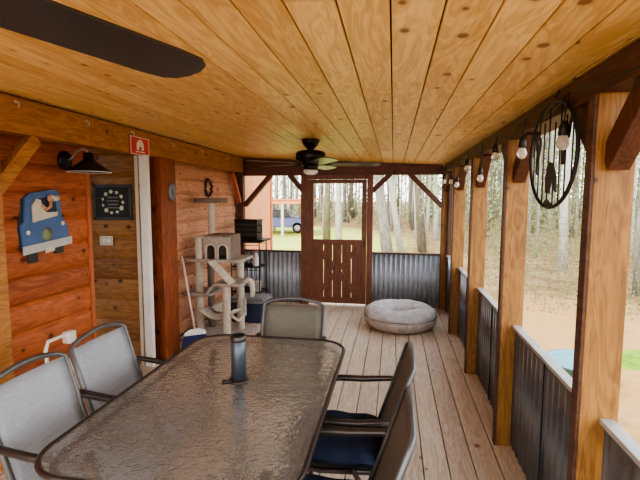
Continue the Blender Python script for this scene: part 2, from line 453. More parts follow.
# ------------------------------------------------------------------ left wall: log siding, nook, beam
def siding(x, ya, yb, z0, z1, h, dep, along='Y', off=0.0):
    m = MB(); rows = []
    z = z0
    n = int(math.ceil((z1-z0)/h))
    prof = []
    import itertools
    k0 = math.floor((z0-off)/h)
    zz = off+k0*h
    while zz < z1:
        for t in range(0, 9):
            f = t/8; prof.append((zz+h*f, dep*(math.sin(PI*min(1, max(0, f)))**.35 if 0 < f < 1 else 0)))
        zz += h
    prof = [(a, b) for a, b in prof if z0 <= a <= z1]
    for (za, wa), (zb, wb_) in zip(prof, prof[1:]):
        if along == 'Y': pts = [(x+wa, ya, za), (x+wa, yb, za), (x+wb_, yb, zb), (x+wb_, ya, zb)]
        else: pts = [(ya, x-wa, za), (yb, x-wa, za), (yb, x-wb_, zb), (ya, x-wb_, zb)]
        vs = [m.b.verts.new(p) for p in pts]; m.b.faces.new(vs)
    return m
wl = struct('wall_left')
siding(-2.57, YB, 3.33, 0, 2.24, .2, .022, off=.06).build('log_siding', M['logA'], wl)
box_part('wall_core', M['gap'], wl, -2.9, -2.575, YB, 3.33, 0, 2.24)
box_part('corner_trim', M['trimZ'], wl, -2.62, -2.535, 3.33, 3.37, 0, 2.24, label='reddish corner trim board')
siding(3.8, -3.1, -2.32, 0, 2.24, .2, .018, 'X', off=.03).build('nook_siding', M['nook'], wl)
box_part('nook_core', M['gap'], wl, -3.1, -2.35, 3.805, 3.85, 0, 2.24)
box_part('nook_side', M['nook'], wl, -3.12, -3.05, 3.3, 3.85, 0, 2.24)
box_part('wood_post', M['darkpost'], wl, -2.42, -2.2, 3.93, 4.22, 0, 2.0, bev=.006)
siding(-2.42, 4.24, D-.03, 0, 2.23, .165, .02, off=.02).build('log_siding', M['logB'], wl, label='log siding with pale pinkish daylight put into its colour')
box_part('wall_core', M['gap'], wl, -2.9, -2.425, 3.86, D+.1, 0, 2.23)
box_part('edge_trim', M['logB'], wl, -2.41, -2.375, 4.22, 4.27, 0, 2.0)
box_part('beam', M['beamY'], wl, -2.39, -2.25, YB, 6.42, 2.0, 2.215, bev=.005)
box_part('post', M['beamY'], wl, -2.39, -2.25, 2.10, 2.235, 0, 2.0, bev=.005)
m = MB(); m.bar((-2.29, 2.22, 1.66), (-2.29, 2.53, 1.99), .06, .085); m.build('brace', M['beamY'], wl, bev=.003)
m = MB(); m.bar((-2.33, 6.46, 1.55), (-2.33, 6.15, 1.99), .06, .06); m.build('brace', M['trimZ'], wl, bev=.003)
# cabin end beyond the porch
box_part('cabin_end_wall', M['cabin'], wl, -2.9, -2.4, D+.12, 8.4, -.6, 2.6)
box_part('cabin_corner_board', M['orange'], wl, -2.9, -2.37, 8.4, 8.47, -.6, 2.6)
# white door frame
d2 = struct('door_2')
box_part('jamb', M['offwhite'], d2, -2.345, -2.312, 3.72, 3.77, 0, 2.0)
box_part('weather_strip', M['gap'], d2, -2.312, -2.292, 3.745, 3.78, 0, 2.0)
box_part('casing', M['white'], d2, -2.292, -2.215, 3.71, 3.76, 0, 2.0)
for z in (.95, .85, 1.7): box_part('hinge', M['black'], d2, -2.318, -2.292, 3.738, 3.746, z, z+.045, bev=.001)
box_part('threshold', M['deck'], d2, -2.36, -2.1, 3.68, 3.9, 0, .02)

# ------------------------------------------------------------------ table
TX, TY, TZ = -.737, 1.905, .73
UX, UY = -.723, 1.96
def rrect(hx, hy, r, n=8):
    P = []
    for cx, cy, a0 in ((hx-r, hy-r, 0), (-hx+r, hy-r, PI/2), (-hx+r, -hy+r, PI), (hx-r, -hy+r, 1.5*PI)):
        for k in range(n+1):
            a = a0+k/n*PI/2; P.append((cx+r*math.cos(a), cy+r*math.sin(a)))
    return P
tb = tag(empty('dining_table', (TX, TY, 0)), 'patio table with dark metal rim and rippled brownish glass top', 'table')
HX, HY = .478, .757
outer = rrect(HX-.02, HY-.02, .165, 10)
m = MB(); n = len(outer); hole = [(UX-TX+.03*math.cos(math.atan2(y/HY, x/HX)), UY-TY+.03*math.sin(math.atan2(y/HY, x/HX))) for x, y in outer]
for z, flip in ((TZ-.012, 1), (TZ-.004, 0)):
    A = [m.b.verts.new((x, y, z)) for x, y in outer]; B = [m.b.verts.new((x, y, z)) for x, y in hole]
    for i in range(n):
        j = (i+1) % n; f = (A[i], A[j], B[j], B[i]); m.b.faces.new(f)
    if flip: A0, B0 = A, B
for i in range(n):
    j = (i+1) % n; m.b.faces.new((A0[i], A0[j], A[j], A[i])); m.b.faces.new((B0[i], B0[j], B[j], B[i]))
m.build('glass_top', M['glass'], tb)
m = MB(); m.tube([(x, y, TZ-.009) for x, y in rrect(HX-.012, HY-.012, .173, 10)], .0105, 8, closed=True)
m.build('rim', M['tube'], tb)
m = MB(); m.tube([(x, y, TZ-.045) for x, y in rrect(HX-.05, HY-.05, .14, 8)], .012, 8, closed=True)
m.build('apron', M['tube'], tb)
for sx in (-1, 1):
    for sy in (-1, 1):
        m = MB(); pts = []
        for k in range(9):
            f = k/8; pts.append((sx*(.33+.05*f**2), sy*(.56+.10*f**2-.06*math.sin(PI*f)), TZ-.05-(TZ-.06)*f))
        m.tube(pts, .019, 10); m.build('leg', M['tube'], tb)
m = MB(); m.tube([(-.35, -.5, .25), (0, -.2, .27), (.35, -.5, .25)], .011, 8); m.tube([(-.35, .5, .25), (0, .2, .27), (.35, .5, .25)], .011, 8)
m.tube([(0, -.2, .27), (0, .2, .27)], .011, 8)
m.build('stretcher', M['tube'], tb)
# umbrella stand through the table
us = tag(empty('umbrella_stand', (UX, UY, 0)), 'short steel blue umbrella stand pole rising through the glass table', 'umbrella stand')
m = MB(); m.lathe([(.22, 0), (.22, .03), (.17, .055), (.05, .075), (.03, .11)], n=28); m.build('base', M['tube'], us)
m = MB(); m.lathe([(.022, .08), (.022, .72)], n=16); m.build('pole', M['pole'], us)
m = MB(); m.lathe([(.036, .742), (.036, .955), (.03, .957), (.03, .9), (.001, .9)], n=20); m.build('sleeve', M['pole'], us)
m = MB(); m.lathe([(.022, .72), (.022, .742), (.05, .7405), (.052, .732), (.04, .728), (.022, .726)], n=20); m.build('collar', M['tube'], us)
m = MB(); m.lathe([(.0365, .93), (.038, .935), (.038, .955), (.03, .96), (.03, .94)], n=20); m.build('top_ring', M['tube'], us)
m = MB(); m.tube([(-.02, -.045, .742), (-.06, -.062, .745)], [.009, .012], 8); m.build('knob', M['black'], us)

# ------------------------------------------------------------------ chairs (local: origin on floor, facing +Y)
def make_chair(label, sl):
    t = tag(empty('patio_chair'), label, 'chair', 'patio chairs around the glass table')
    W = .218
    m = MB(); m.grid(lambda u, v: ((u-.5)*2*(W-.012), -.15+.44*v, .41-.012*math.sin(PI*u)-.02*math.sin(PI*v)+.02*v), 8, 8); m.build('seat', sl, t, solid=.006)
    def bk(v): # back line
        return (-.145-.14*v-.0*v, .42+.435*v)
    m = MB(); m.grid(lambda u, v: ((u-.5)*2*(W-.01), bk(v)[0]-.012*math.sin(PI*u), bk(v)[1]), 8, 8); m.build('backrest', sl, t, solid=.006)
    pts = [(-W, -.135, .40), (-W, bk(.5)[0], bk(.5)[1])]
    pts += [(-W, bk(1)[0], bk(1)[1])]
    for k in range(1, 12):
        f = k/12; pts.append((-W+2*W*f, bk(1)[0]-.012, bk(1)[1]+.01+.038*math.sin(PI*f)))
    pts += [(W, bk(1)[0], bk(1)[1]), (W, bk(.5)[0], bk(.5)[1]), (W, -.135, .40)]
    m = MB(); m.tube(pts, .0125, 8); m.build('back_frame', M['tubel'], t)
    m = MB()
    for s_ in (-1, 1): m.tube([(s_*W, -.145, .41), (s_*W, .1, .395), (s_*W, .30, .415)], .0125, 8)
    m.tube([(-W, .30, .415), (W, .30, .415)], .011, 8); m.tube([(-W, -.145, .40), (W, -.145, .40)], .011, 8)
    m.build('seat_frame', M['tube'], t)
    for s_ in (-1, 1):
        m = MB(); m.tube([(s_*(W+.004), -.235, .655), (s_*(W+.02), -.2, .655), (s_*(W+.025), -.06, .64), (s_*(W+.025), .07, .637), (s_*(W+.024), .12, .628)], [.012, .015, .017, .017, .014], 10)
        m.build('armrest', M['tube'], t)
        m = MB(); m.tube([(s_*(W+.024), .12, .63), (s_*(W+.022), .165, .58), (s_*(W+.018), .19, .44), (s_*(W+.018), .24, .006)], .0125, 8); m.build('leg', M['tube'], t)
        m = MB(); m.tube([(s_*(W+.016), -.04, .43), (s_*(W+.018), -.14, .25), (s_*(W+.02), -.24, .006)], .0125, 8); m.build('leg', M['tube'], t)
    return t
def place(t, x, y, rz, label=None):
    t.location = (x, y, 0); t.rotation_euler = (0, 0, rz)
    if label: t['label'] = label
c1 = make_chair('grey mesh patio chair nearest the camera on the log wall side of the table', M['sling'])
place(c1, -1.265, 1.605, -PI/2)
c2 = copy_tree(c1); place(c2, -1.28, 2.10, -PI/2, 'grey mesh patio chair nearer the white doorframe on the log wall side of the table')
c3 = make_chair('taupe mesh patio chair at the far head of the glass table', M['slingm']); place(c3, -.685, 2.70, PI)
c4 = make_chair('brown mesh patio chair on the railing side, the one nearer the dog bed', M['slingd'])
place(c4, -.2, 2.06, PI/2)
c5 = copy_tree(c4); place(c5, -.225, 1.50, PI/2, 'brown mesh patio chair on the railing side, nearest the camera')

def cushion(x, y, label):
    t = tag(empty('seat_cushion', (x, y, .418)), label, 'cushion', 'navy seat cushions')
    def sup(side):
        m = MB()
        def fn(u, v):
            a, b = 2*u-1, 2*v-1
            px = .215*a*(1-.05*b*b); py = .215*b*(1-.05*a*a)
            e = (1-abs(a)**5)*(1-abs(b)**5)
            h = .05*max(0, e)**.45
            for ix in (-.45, .45):
                for iy in (-.45, .45): h -= .022*math.exp(-((a-ix)**2+(b-iy)**2)/.03)
            h += .004*math.sin(7*a+3*b)
            return (px, py, .03+(h if side else -.03*max(0, e)**.3))
        m.grid(fn, 24, 24); return m
    sup(1).build('cushion_top', M['navy'], t); sup(0).build('cushion_bottom', M['navy'], t)
    for ix in (-.09, .09):
        for iy in (-.09, .09):
            m = MB(); m.lathe([(.009, .0), (.009, .004), (.004, .007), (.0005, .008)], (ix, iy, .056), 10); m.build('tuft_button', M['blued'], t)
    for s_ in (-1, 1):
        m = MB(); m.tube([(.19, s_*.17, .03), (.22, s_*.19, .035), (.235, s_*.2, .0), (.23, s_*.215, -.04)], .004, 6); m.build('tie_string', M['blued'], t)
cushion(-.255, 2.04, 'navy tufted seat cushion on the chair nearer the dog bed')
cushion(-.275, 1.48, 'navy tufted seat cushion on the chair nearest the camera')

# ------------------------------------------------------------------ dog bed
bd = tag(empty('dog_bed', (.105, 5.55, 0)), 'round fluffy pale grey dog bed on the deck boards', 'dog bed'); bd.scale = (1.02, 1.02, 1.13)
def donut(R0, r, zc, zs, name, mat, a0=0, a1=2*PI, lump=.012, nu=72, nv=20):
    m = MB()
    def fn(u, v):
        a = u*2*PI; b = a0+(a1-a0)*v
        j = 1+lump*(math.sin(9*a+2*b)+math.sin(5*a-3*b)+.7*math.sin(17*a+b))
        rr = R0+r*math.cos(b)*j
        return (rr*math.cos(a), rr*math.sin(a), max(0.002, zc+zs*math.sin(b)*j))
    m.grid(fn, nu, nv); return m.build(name, mat, bd)
donut(.31, .135, .11, .11, 'side', M['bedside'], -PI*.6, .2, .01)
donut(.30, .14, .15, .09, 'bolster', M['fur'], -.15, PI+.6, .03)
m = MB()
m.grid(lambda u, v: (.21*u*math.cos(2*PI*v), .21*u*math.sin(2*PI*v), .09+.03*(1-u*u)+.006*math.sin(14*u)*math.sin(6*PI*v)), 10, 40)
m.build('cushion_pad', M['fur'], bd)

# ------------------------------------------------------------------ ceiling fans
def make_fan(label, x, y, a0, nblades=5):
    cz = ceilz(x)
    t = tag(empty('ceiling_fan', (x, y, cz), a0), label, 'ceiling fan')
    m = MB(); m.lathe([(.085, .0), (.085, -.015), (.07, -.05), (.045, -.075), (.03, -.09), (.03, -.12)]); m.build('canopy', M['fanmetal'], t)
    m = MB(); m.lathe([(.03, -.10), (.10, -.105), (.13, -.115), (.14, -.13), (.14, -.185), (.125, -.2), (.085, -.21), (.085, -.24), (.03, -.24)]); m.build('motor_housing', M['fanmetal'], t)
    m = MB(); m.lathe([(.06, -.23), (.07, -.24), (.07, -.27), (.06, -.28)]); m.build('switch_housing', M['fanmetal'], t)
    m = MB(); m.lathe([(.055, -.28), (.07, -.29), (.065, -.31), (.04, -.325), (.0005, -.33)]); m.build('light_globe', M['frost'], t)
    for k in range(nblades):
        a = 2*PI*k/nblades; c, s_ = math.cos(a), math.sin(a)
        def fr(u, v, w):
            z = -.232+w-v*.16
            return (u*c-v*s_, u*s_+v*c, z)
        P = [(.13, -.045), (.16, -.064), (.55, -.072), (.61, -.068), (.64, -.05), (.655, -.02), (.655, .02), (.64, .05), (.61, .068), (.55, .072), (.16, .064), (.13, .045)]
        m = MB(); m.prism(P, .007, fr); b = m.build('blade', M['blade'], t, bev=.002)
        m = MB(); m.prism([(.08, -.02), (.14, -.012), (.16, -.025), (.19, -.02), (.2, 0), (.19, .02), (.16, .025), (.14, .012), (.08, .02)], .006, lambda u, v, w: fr(u, v, w-.0065))
        m.build('blade_arm', M['fanmetal'], b)
    return t
make_fan('dark ceiling fan over the far end of the table, seen whole', -.775, 4.1, math.radians(8))
make_fan('dark ceiling fan overhead in the near left corner, one blade showing', -.72, .465, math.radians(70.6))

# ------------------------------------------------------------------ barn lamp
lp = tag(empty('wall_lamp', (-2.545, 3.10, 1.9)), 'black gooseneck barn lamp on the log wall by the nook', 'wall lamp')
m = MB(); m.lathe([(.075, 0), (.075, .012), (.05, .03), (.015, .035)], axis='X'); m.build('wall_plate', M['black'], lp)
m = MB(); m.tube([(.03, 0, 0), (.07, .0, .02), (.12, -.01, .07), (.18, -.02, .085), (.225, -.035, .07), (.24, -.04, .04)], .009, 8); m.build('gooseneck', M['cap'], lp)
m = MB(); m.lathe([(.02, .055), (.035, .05), (.04, .0), (.07, -.025), (.155, -.085), (.157, -.092), (.15, -.09), (.065, -.03), (.03, -.01)], (.24, -.04, 0), 32, cap=False); m.build('shade', M['black'], lp)
m = MB(); m.lathe([(.1575, -.0915), (.160, -.096), (.148, -.094), (.1475, -.091)], (.24, -.04, 0), 32, cap=False); m.build('shade_rim', M['white'], lp, label='pale inner rim of the shade')
m = MB(); m.lathe([(.012, -.01), (.026, -.035), (.024, -.06), (.0005, -.072)], (.24, -.04, 0), 14); m.build('light_bulb', M['frost'], lp)

# ------------------------------------------------------------------ blue truck wall sign
sg = tag(empty('wall_sign', (-2.545, 2.86, 1.175)), 'blue wooden truck cutout with a little figure at its window, on log wall', 'wall sign')
fx = lambda dx: (lambda u, v, w: (dx+w, u, v))
def part(name, pts, mat, d0, t, par=sg, fr=fx, **kw):
    m = MB(); m.prism(pts, t, fr(d0)); return m.build(name, mat, par, bev=.0015, **kw)
part('truck_body', [(-.205, .07), (.225, .11), (.225, .2), (.2, .25), (.165, .29), (.15, .47), (.11, .50), (-.12, .47), (-.17, .44), (-.19, .27), (-.22, .24)], M['blue'], 0, .016)
part('backing', [(-.215, .06), (.21, .09), (.21, .2), (.15, .30), (.14, .46), (.1, .485), (-.14, .46), (-.195, .42), (-.215, .27), (-.235, .22)], M['blued'], -.012, .012)
part('window', [(-.11, .285), (.11, .315), (.1, .45), (-.1, .425)], M['blued'], .016, .004)
m = MB(); m.prism([(-.13, .26), (.10, .30), (.11, .33), (.0, .33), (-.03, .35), (-.05, .42), (-.09, .43), (-.13, .38)], .012, fx(.02)); fg = m.build('figure', M['cream'], sg, bev=.003)
m = MB(); m.lathe([(.0005, .0), (.028, .005), (.03, .015), (.0005, .028)], (.022, .04, .43), 14, 'X'); m.tube([(.036, -.05, .38), (.036, -.01, .35), (.036, .03, .37), (.036, .035, .41)], .012, 8); m.build('figure_head', M['pink'], fg)
m = MB(); m.tube([(.036, .04, .445), (.036, .075, .43), (.036, .11, .435)], [.012, .022, .018], 10); m.build('figure_hat', M['cream'], fg)
part('bumper', [(-.22, .035), (.25, .075), (.25, .135), (-.22, .095)], M['silver'], .016, .01)
part('number_plate', [(-.03, .03), (.06, .04), (.06, .075), (-.03, .065)], M['cream'], .026, .004)
for u, v in ((-.165, .19), (.165, .24)):
    m = MB(); m.lathe([(.016, 0), (.016, .006), (.0005, .009)], (.016, u, v), 14, 'X'); m.build('headlight', M['white'], sg)
m = MB(); m.lathe([(.045, 0), (.05, .004), (.03, .005), (.028, .01), (.0005, .011)], (.016, .005, .165), 16, 'X'); m.build('grille_emblem', M['sage'], sg)
for u in (-.13, .12):
    m = MB(); m.box(0, .02, u-.045, u+.045, -.03+.04*(u > 0), .045+.04*(u > 0)); m.build('tyre', M['rubber'], sg, bev=.012)

# ------------------------------------------------------------------ slate sign, switch plate, red sign
sl = tag(empty('slate_sign', (-2.605, 3.776, 1.57)), 'square slate sign with a wreath of white flowers in the dark nook', 'wall sign')
fy = lambda dy: (lambda u, v, w: (u, dy-w, v))
m = MB()
for a in ((-.195, .195, -.165, -.14), (-.195, .195, .14, .165)): m.box(a[0], a[1], -.018, 0, a[2], a[3])
for a in ((-.195, -.17), (.17, .195)): m.box(a[0], a[1], -.018, 0, -.165, .165)
m.build('frame', M['slatef'], sl, bev=.002)
box_part('board', M['slate'], sl, -.172, .172, -.01, 0, -.142, .142)
rr = random.Random(3)
wreath_bm = MB(); wreath_bm.tube([(.105*math.cos(a), -.0115, .1*math.sin(a)) for a in [2*PI*k/40 for k in range(40)]], .0016, 5, closed=True)
for k in range(11):
    m = MB(); a = 2*PI*k/11; s_ = rr.uniform(.7, 1.3)
    cx, cz = .105*math.cos(a), .1*math.sin(a)
    m.lathe([(.0005, -.0155), (.006*s_, -.0125), (.006*s_, -.0105)], (cx, 0, cz), 7, 'Y')
    for p in range(5):
        b = p*2*PI/5+a; m.lathe([(.0005, -.014), (.0085*s_, -.0125), (.0085*s_, -.0105)], (cx+.010*s_*math.cos(b), 0, cz+.010*s_*math.sin(b)), 7, 'Y')
    m.build('flower', M['cream'], sl)
wreath_bm.build('flower_wreath', M['sage'], sl)
m = MB()
for z in (.045, .012, -.02, -.052):
    L = rr.uniform(.045, .065); m.tube([(-L+2*L*k/24, -.012, z+.006*math.sin(k*2.1)) for k in range(25)], .0018, 4)
m.build('script_lines', M['silver'], sl)
sw = tag(empty('switch_plate', (-2.68, 3.778, 1.205)), 'white horizontal switch plate below the slate sign', 'switch plate')
box_part('plate', M['offwhite'], sw, -.08, .055, -.012, 0, -.045, .045, bev=.004)
for u in (-.045, .0): box_part('toggle', M['white'], sw, u, u+.03, -.018, -.012, -.016, .016)
rs = tag(empty('red_sign', (-2.243, 3.66, 2.07)), 'small red square sign with white emblem hung on the left beam', 'sign')
box_part('panel', M['red'], rs, -.002, .004, -.15, .15, -.08, .08, bev=.002)
m = MB()
for a in ((-.145, .145, -.077, -.071), (-.145, .145, .071, .077), (-.145, -.137, -.077, .077), (.137, .145, -.077, .077)): m.box(.004, .005, a[0], a[1], a[2], a[3])
m.build('border', M['white'], rs)
m = MB(); m.prism([(-.055, -.035), (-.055, .02), (-.03, .048), (0, .058), (.03, .048), (.055, .02), (.055, -.035), (.02, -.035), (.02, -.01), (0, .0), (-.02, -.01), (-.02, -.035)], .002, fx(.004))
m.prism([(-.07, -.056), (.07, -.056), (.07, -.046), (-.07, -.046)], .001, fx(.004))
m.build('emblem', M['white'], rs)
m = MB(); m.tube([(.004, -.1, .075), (.01, -.1, .1), (.004, -.1, .115)], .004, 6); m.build('hanger', M['cap'], rs)

# hooks along the left beam
for i, (y, z) in enumerate(((2.36, 2.185), (2.98, 2.175), (3.55, 2.175), (4.25, 2.17), (4.95, 2.17), (5.75, 2.165))):
    m = MB(); m.lathe([(.009, 0), (.012, .006), (.006, .01)], (-2.25, y, z), 10, 'X'); m.tube([(-2.24, y, z), (-2.225, y, z-.004), (-2.222, y, z-.022), (-2.232, y, z-.034), (-2.242, y, z-.028)], .004, 7)
    o = m.build('light_hook', M['offwhite'])
    tag(o, 'small white hook screwed into the left beam', 'hook', 'white hooks along the left beam')

# ------------------------------------------------------------------ wall B items
wt = tag(empty('wall_wreath', (-2.39, 5.45, 1.745)), 'small dark oval wreath hung on the pale siding', 'wreath')
m = MB(); P = []
for k in range(60):
    a = 2*PI*k/60; P.append((.006+.008*math.sin(9*a), .095*math.cos(a)*(1+.08*math.sin(11*a)), .105*math.sin(a)*(1+.08*math.sin(11*a))))
m.tube(P, .016, 8, closed=True); m.build('twig_ring', M['rubber'], wt)
m = MB(); m.tube([(.0, 0, .1), (.004, 0, .13)], .003, 6)
for s_ in (-1, 1): m.tube([(.01, 0, .09), (.02, s_*.03, .10), (.02, s_*.035, .07), (.01, 0, .085)], .006, 6)
m.build('bow', M['grey'], wt)
m = MB()
for k in range(5):
    m.tube([(-2.19+.005*math.cos(3*a)+.004*k, 4.1+.035*math.cos(a)+.005*k, 1.67+.085*math.sin(a)) for a in [2*PI*j/24 for j in range(24)]], .005, 6, closed=True)
m.tube([(-2.2, 4.1, 1.755), (-2.185, 4.1, 1.765), (-2.18, 4.1, 1.75)], .004, 6)
tag(m.build('wire_coil', M['grey']), 'coil of grey wire hanging on the dark wooden post', 'coil')

# ------------------------------------------------------------------ broom
br = tag(empty('broom', (-2.0, 4.15, 0)), 'broom with navy bristles and pale handle leaning against the dark post', 'broom')
m = MB(); m.tube([(-.01, .02, .26), (-.185, .13, 1.0)], [.011, .011], 10); m.build('handle', M['handle'], br)
m = MB(); m.prism([(-.11, 0), (-.1, .035), (-.05, .062), (.04, .062), (.1, .035), (.115, 0)], .045, lambda u, v, w: (u*.8+.0, u*.55+w-.02, .205+v)); m.build('head', M['white'], br, bev=.006)
m = MB(); m.prism([(-.16, -.2), (-.108, 0), (.112, 0), (.09, -.17)], .04, lambda u, v, w: (u*.8, u*.55+w-.018, .205+v)); m.build('bristles', M['navyp'], br, bev=.004)

# ------------------------------------------------------------------ cat tree
ct = tag(empty('cat_tree', (0, 0, 0)), 'tall beige carpeted cat tree with posts, perches, condo and ramp', 'cat tree')
def cpost(x, y, z0, z1, r=.045, mat='sisal'):
    m = MB(); n = max(4, int((z1-z0)/.02)); m.lathe([(r*(1+.03*(k % 2)), z0+(z1-z0)*k/n) for k in range(n+1)], (x, y, 0), 18); m.build('post', M[mat], ct)
def plat(name, x0, x1, y0, y1, z, mat='carpet'): 
    m = MB(); m.prism([(((x0+x1)/2)+a, ((y0+y1)/2)+b) for a, b in rrect((x1-x0)/2, (y1-y0)/2, .05, 4)], .035, lambda u, v, w: (u, v, z+w)); m.build(name, M[mat], ct, bev=.008)
plat('base', -2.38, -1.62, 4.5, 5.15, 0)
cpost(-2.2, 4.72, .035, 1.17); cpost(-2.19, 5.02, .035, .88, .042, 'carpetd'); cpost(-1.83, 4.6, .035, .64); cpost(-1.8, 4.98, .035, .88)
cpost(-2.17, 5.02, 1.17, 1.56, .04, 'sisal')
plat('platform', -2.37, -2.02, 4.62, 4.98, .5); plat('platform', -1.96, -1.62, 4.52, 4.9, .64)
plat('platform', -2.38, -1.68, 4.66, 5.14, .885)
m = MB(); m.lathe([(.0005, 1.555), (.19, 1.555), (.2, 1.575), (.2, 1.6), (.185, 1.612), (.16, 1.6), (.0005, 1.598)], (-2.17, 5.02, 0), 28); m.build('top_perch', M['carpetd'], ct)
# condo with two arched doorways
cd = empty('condo', (0, 0, 0)); cd.parent = ct
def arch(cx, w, h, n=8): return [(cx-w, 0)]+[(cx-w*math.cos(PI*k/n), h+w*math.sin(PI*k/n)) for k in range(n+1)]+[(cx+w, 0)]
x0, x1 = -2.13, -1.82
m = MB()
P = [(x0, 0)]+arch(-2.045, .052, .11)+arch(-1.905, .052, .11)+[(x1, 0), (x1, .25), (x0, .25)]
m.prism([(u, v) for u, v in P], .02, lambda u, v, w: (u, 4.70+w, .92+v)); m.build('condo_front', M['carpet'], cd)
m = MB(); m.box(x0, x1, 5.04, 5.06, .92, 1.17); m.box(x0, x0+.02, 4.72, 5.04, .92, 1.17); m.box(x1-.02, x1, 4.72, 5.04, .92, 1.17); m.box(x0, x1, 4.70, 5.06, 1.17, 1.19)
m.build('condo_shell', M['carpetd'], cd)
m = MB()
for cx in (-2.045, -1.905): m.tube([(u, 4.695, .92+v) for u, v in arch(cx, .056, .11)], .010, 6)
m.build('arch_trim', M['plush'], cd)
m = MB(); m.bar((-2.0, 4.60, .91), (-1.74, 4.56, .67), .13, .025, up=(0, .0, 1))
for k in range(5):
    f = (k+.5)/5; m.bar((-2.0+.26*f-.004, 4.60-.04*f-.06, .93-.24*f), (-2.0+.26*f-.004, 4.60-.04*f+.06, .93-.24*f), .015, .012)
m.build('ramp', M['plush'], ct, bev=.004)
# fabric between low platforms, arch, hammock
m = MB(); m.grid(lambda u, v: (-2.06+.13*u, 4.56+.3*v, .535+.13*u+.012*math.sin(PI*u)), 6, 3); m.build('bridge', M['carpet'], ct, solid=.02)
m = MB(); m.tube([(-1.66, 4.7, .665), (-1.6, 4.7, .70), (-1.565, 4.7, .67), (-1.555, 4.7, .58), (-1.56, 4.7, .5)], [.03, .03, .03, .03, .025], 10); m.build('draped_arm', M['plush'], ct)
m = MB(); m.grid(lambda u, v: (-2.16+.40*u, 4.60+.3*v, .33-.10*math.sin(PI*u)-.0*v+.02*math.cos(PI*v)), 14, 6); m.build('hammock', M['plush'], ct, solid=.02)
m = MB(); m.lathe([(.0005, -.06), (.08, -.045), (.11, 0), (.08, .045), (.0005, .06)], (-2.0, 4.86, .33), 18); m.build('pillow', M['plush'], ct)
m = MB(); m.tube([(-1.78, 4.6, .3), (-1.72, 4.68, .22), (-1.70, 4.85, .25), (-1.74, 4.96, .42)], .018, 8); m.build('rope_loop', M['sisal'], ct)

# ------------------------------------------------------------------ corner rack and things on it
rk = tag(empty('wire_rack', (-2.1, 6.15, 0)), 'black wire rack standing in the far left corner', 'rack')
m = MB()
for a in (-.2, .22):
    for b in (-.15, .2): m.tube([(a, b, 0), (a, b, .99)], .009, 8)
m.build('uprights', M['black'], rk)
for z in (.25, .62, .98):
    m = MB()
    for b in [(-.15+.35*k/8) for k in range(9)]: m.tube([(-.2, b, z), (.22, b, z)], .004, 5)
    for a in (-.2, .22): m.tube([(a, -.15, z), (a, .2, z)], .008, 6)
    for b in (-.15, .2): m.tube([(-.2, b, z), (.22, b, z)], .008, 6); m.tube([(-.2, b, z-.04), (.22, b, z-.04)], .005, 6)
    m.build('shelf', M['black'], rk)
m = MB(); m.prism([(-.2, -.18), (.27, -.18), (.29, -.15), (.29, .2), (-.2, .2)], .03, lambda u, v, w: (-2.1+u, 6.15+v, .993+w))
tag(m.build('serving_tray', M['black'], bev=.006), 'flat black tray lying on top of the wire rack', 'tray')
cr = tag(empty('black_crate', (-2.08, 6.14, 1.024)), 'black crate with side handle on top of the wire rack', 'crate')
m = MB(); w, d, h, th = .165, .13, .26, .012
m.box(-w, w, -d, d, 0, th); m.box(-w, w, -d, -d+th, 0, h); m.box(-w, w, d-th, d, 0, h); m.box(-w, -w+th, -d, d, 0, h); m.box(w-th, w, -d, d, 0, h)
m.build('body', M['black'], cr, bev=.006)
m = MB()
for z in (.06, .13, .2): m.box(-w-.004, w+.004, -d-.006, -d, z, z+.02)
m.build('ribs', M['rubber'], cr)
m = MB(); m.tube([(w, -.06, .2), (w+.045, -.06, .2), (w+.05, -.06, .1), (w, -.06, .1)], .009, 8); m.build('handle', M['fanmetal'], cr)
m = MB(); m.box(-w-.01, w+.01, -d-.01, d+.01, h, h+.025); m.build('lid', M['fanmetal'], cr, bev=.008)
def bottle(x, y, z, h, r, mat, label, cap):
    t = tag(empty('spray_bottle' if h > .15 else 'white_tub', (x, y, z)), label, 'bottle' if h > .15 else 'tub')
    if h > .15:
        m = MB(); m.lathe([(r, 0), (r*1.02, .01), (r, h*.6), (r*.5, h*.78), (r*.35, h*.85)], n=18); m.build('body', mat, t)
        m = MB(); m.lathe([(r*.42, h*.83), (r*.42, h), (.0005, h)], n=14); m.box(-.012, .05, -.01, .01, h*.93, h*1.02); m.build('cap', cap, t)
    else:
        m = MB(); m.lathe([(r*.9, 0), (r, h*.9), (r*1.02, h*.9)], n=20); m.build('body', mat, t)
        m = MB(); m.lathe([(r*1.06, h*.88), (r*1.06, h), (.0005, h)], n=20); m.build('lid', cap, t)
bottle(-1.97, 6.12, .628, .22, .042, M['white'], 'white plastic bottle on the middle shelf of the wire rack', M['pink'])
bottle(-1.95, 6.10, .258, .145, .065, M['white'], 'white lidded tub on the lowest shelf of the wire rack', M['offwhite'])
bn = tag(empty('storage_bin', (-1.86, 5.52, 0)), 'navy storage bin with flat grey lid beside the cat tree', 'storage bin')
m = MB(); m.prism([(-.2, 0), (.2, 0), (.23, .26), (-.23, .26)], .36, lambda u, v, w: (u, -.18+w, v)); m.build('body', M['blued'], bn, bev=.02)
m = MB(); m.box(-.25, .25, -.2, .2, .26, .3); m.box(-.22, .22, -.17, .17, .3, .32); m.build('lid', M['grey'], bn, bev=.008)

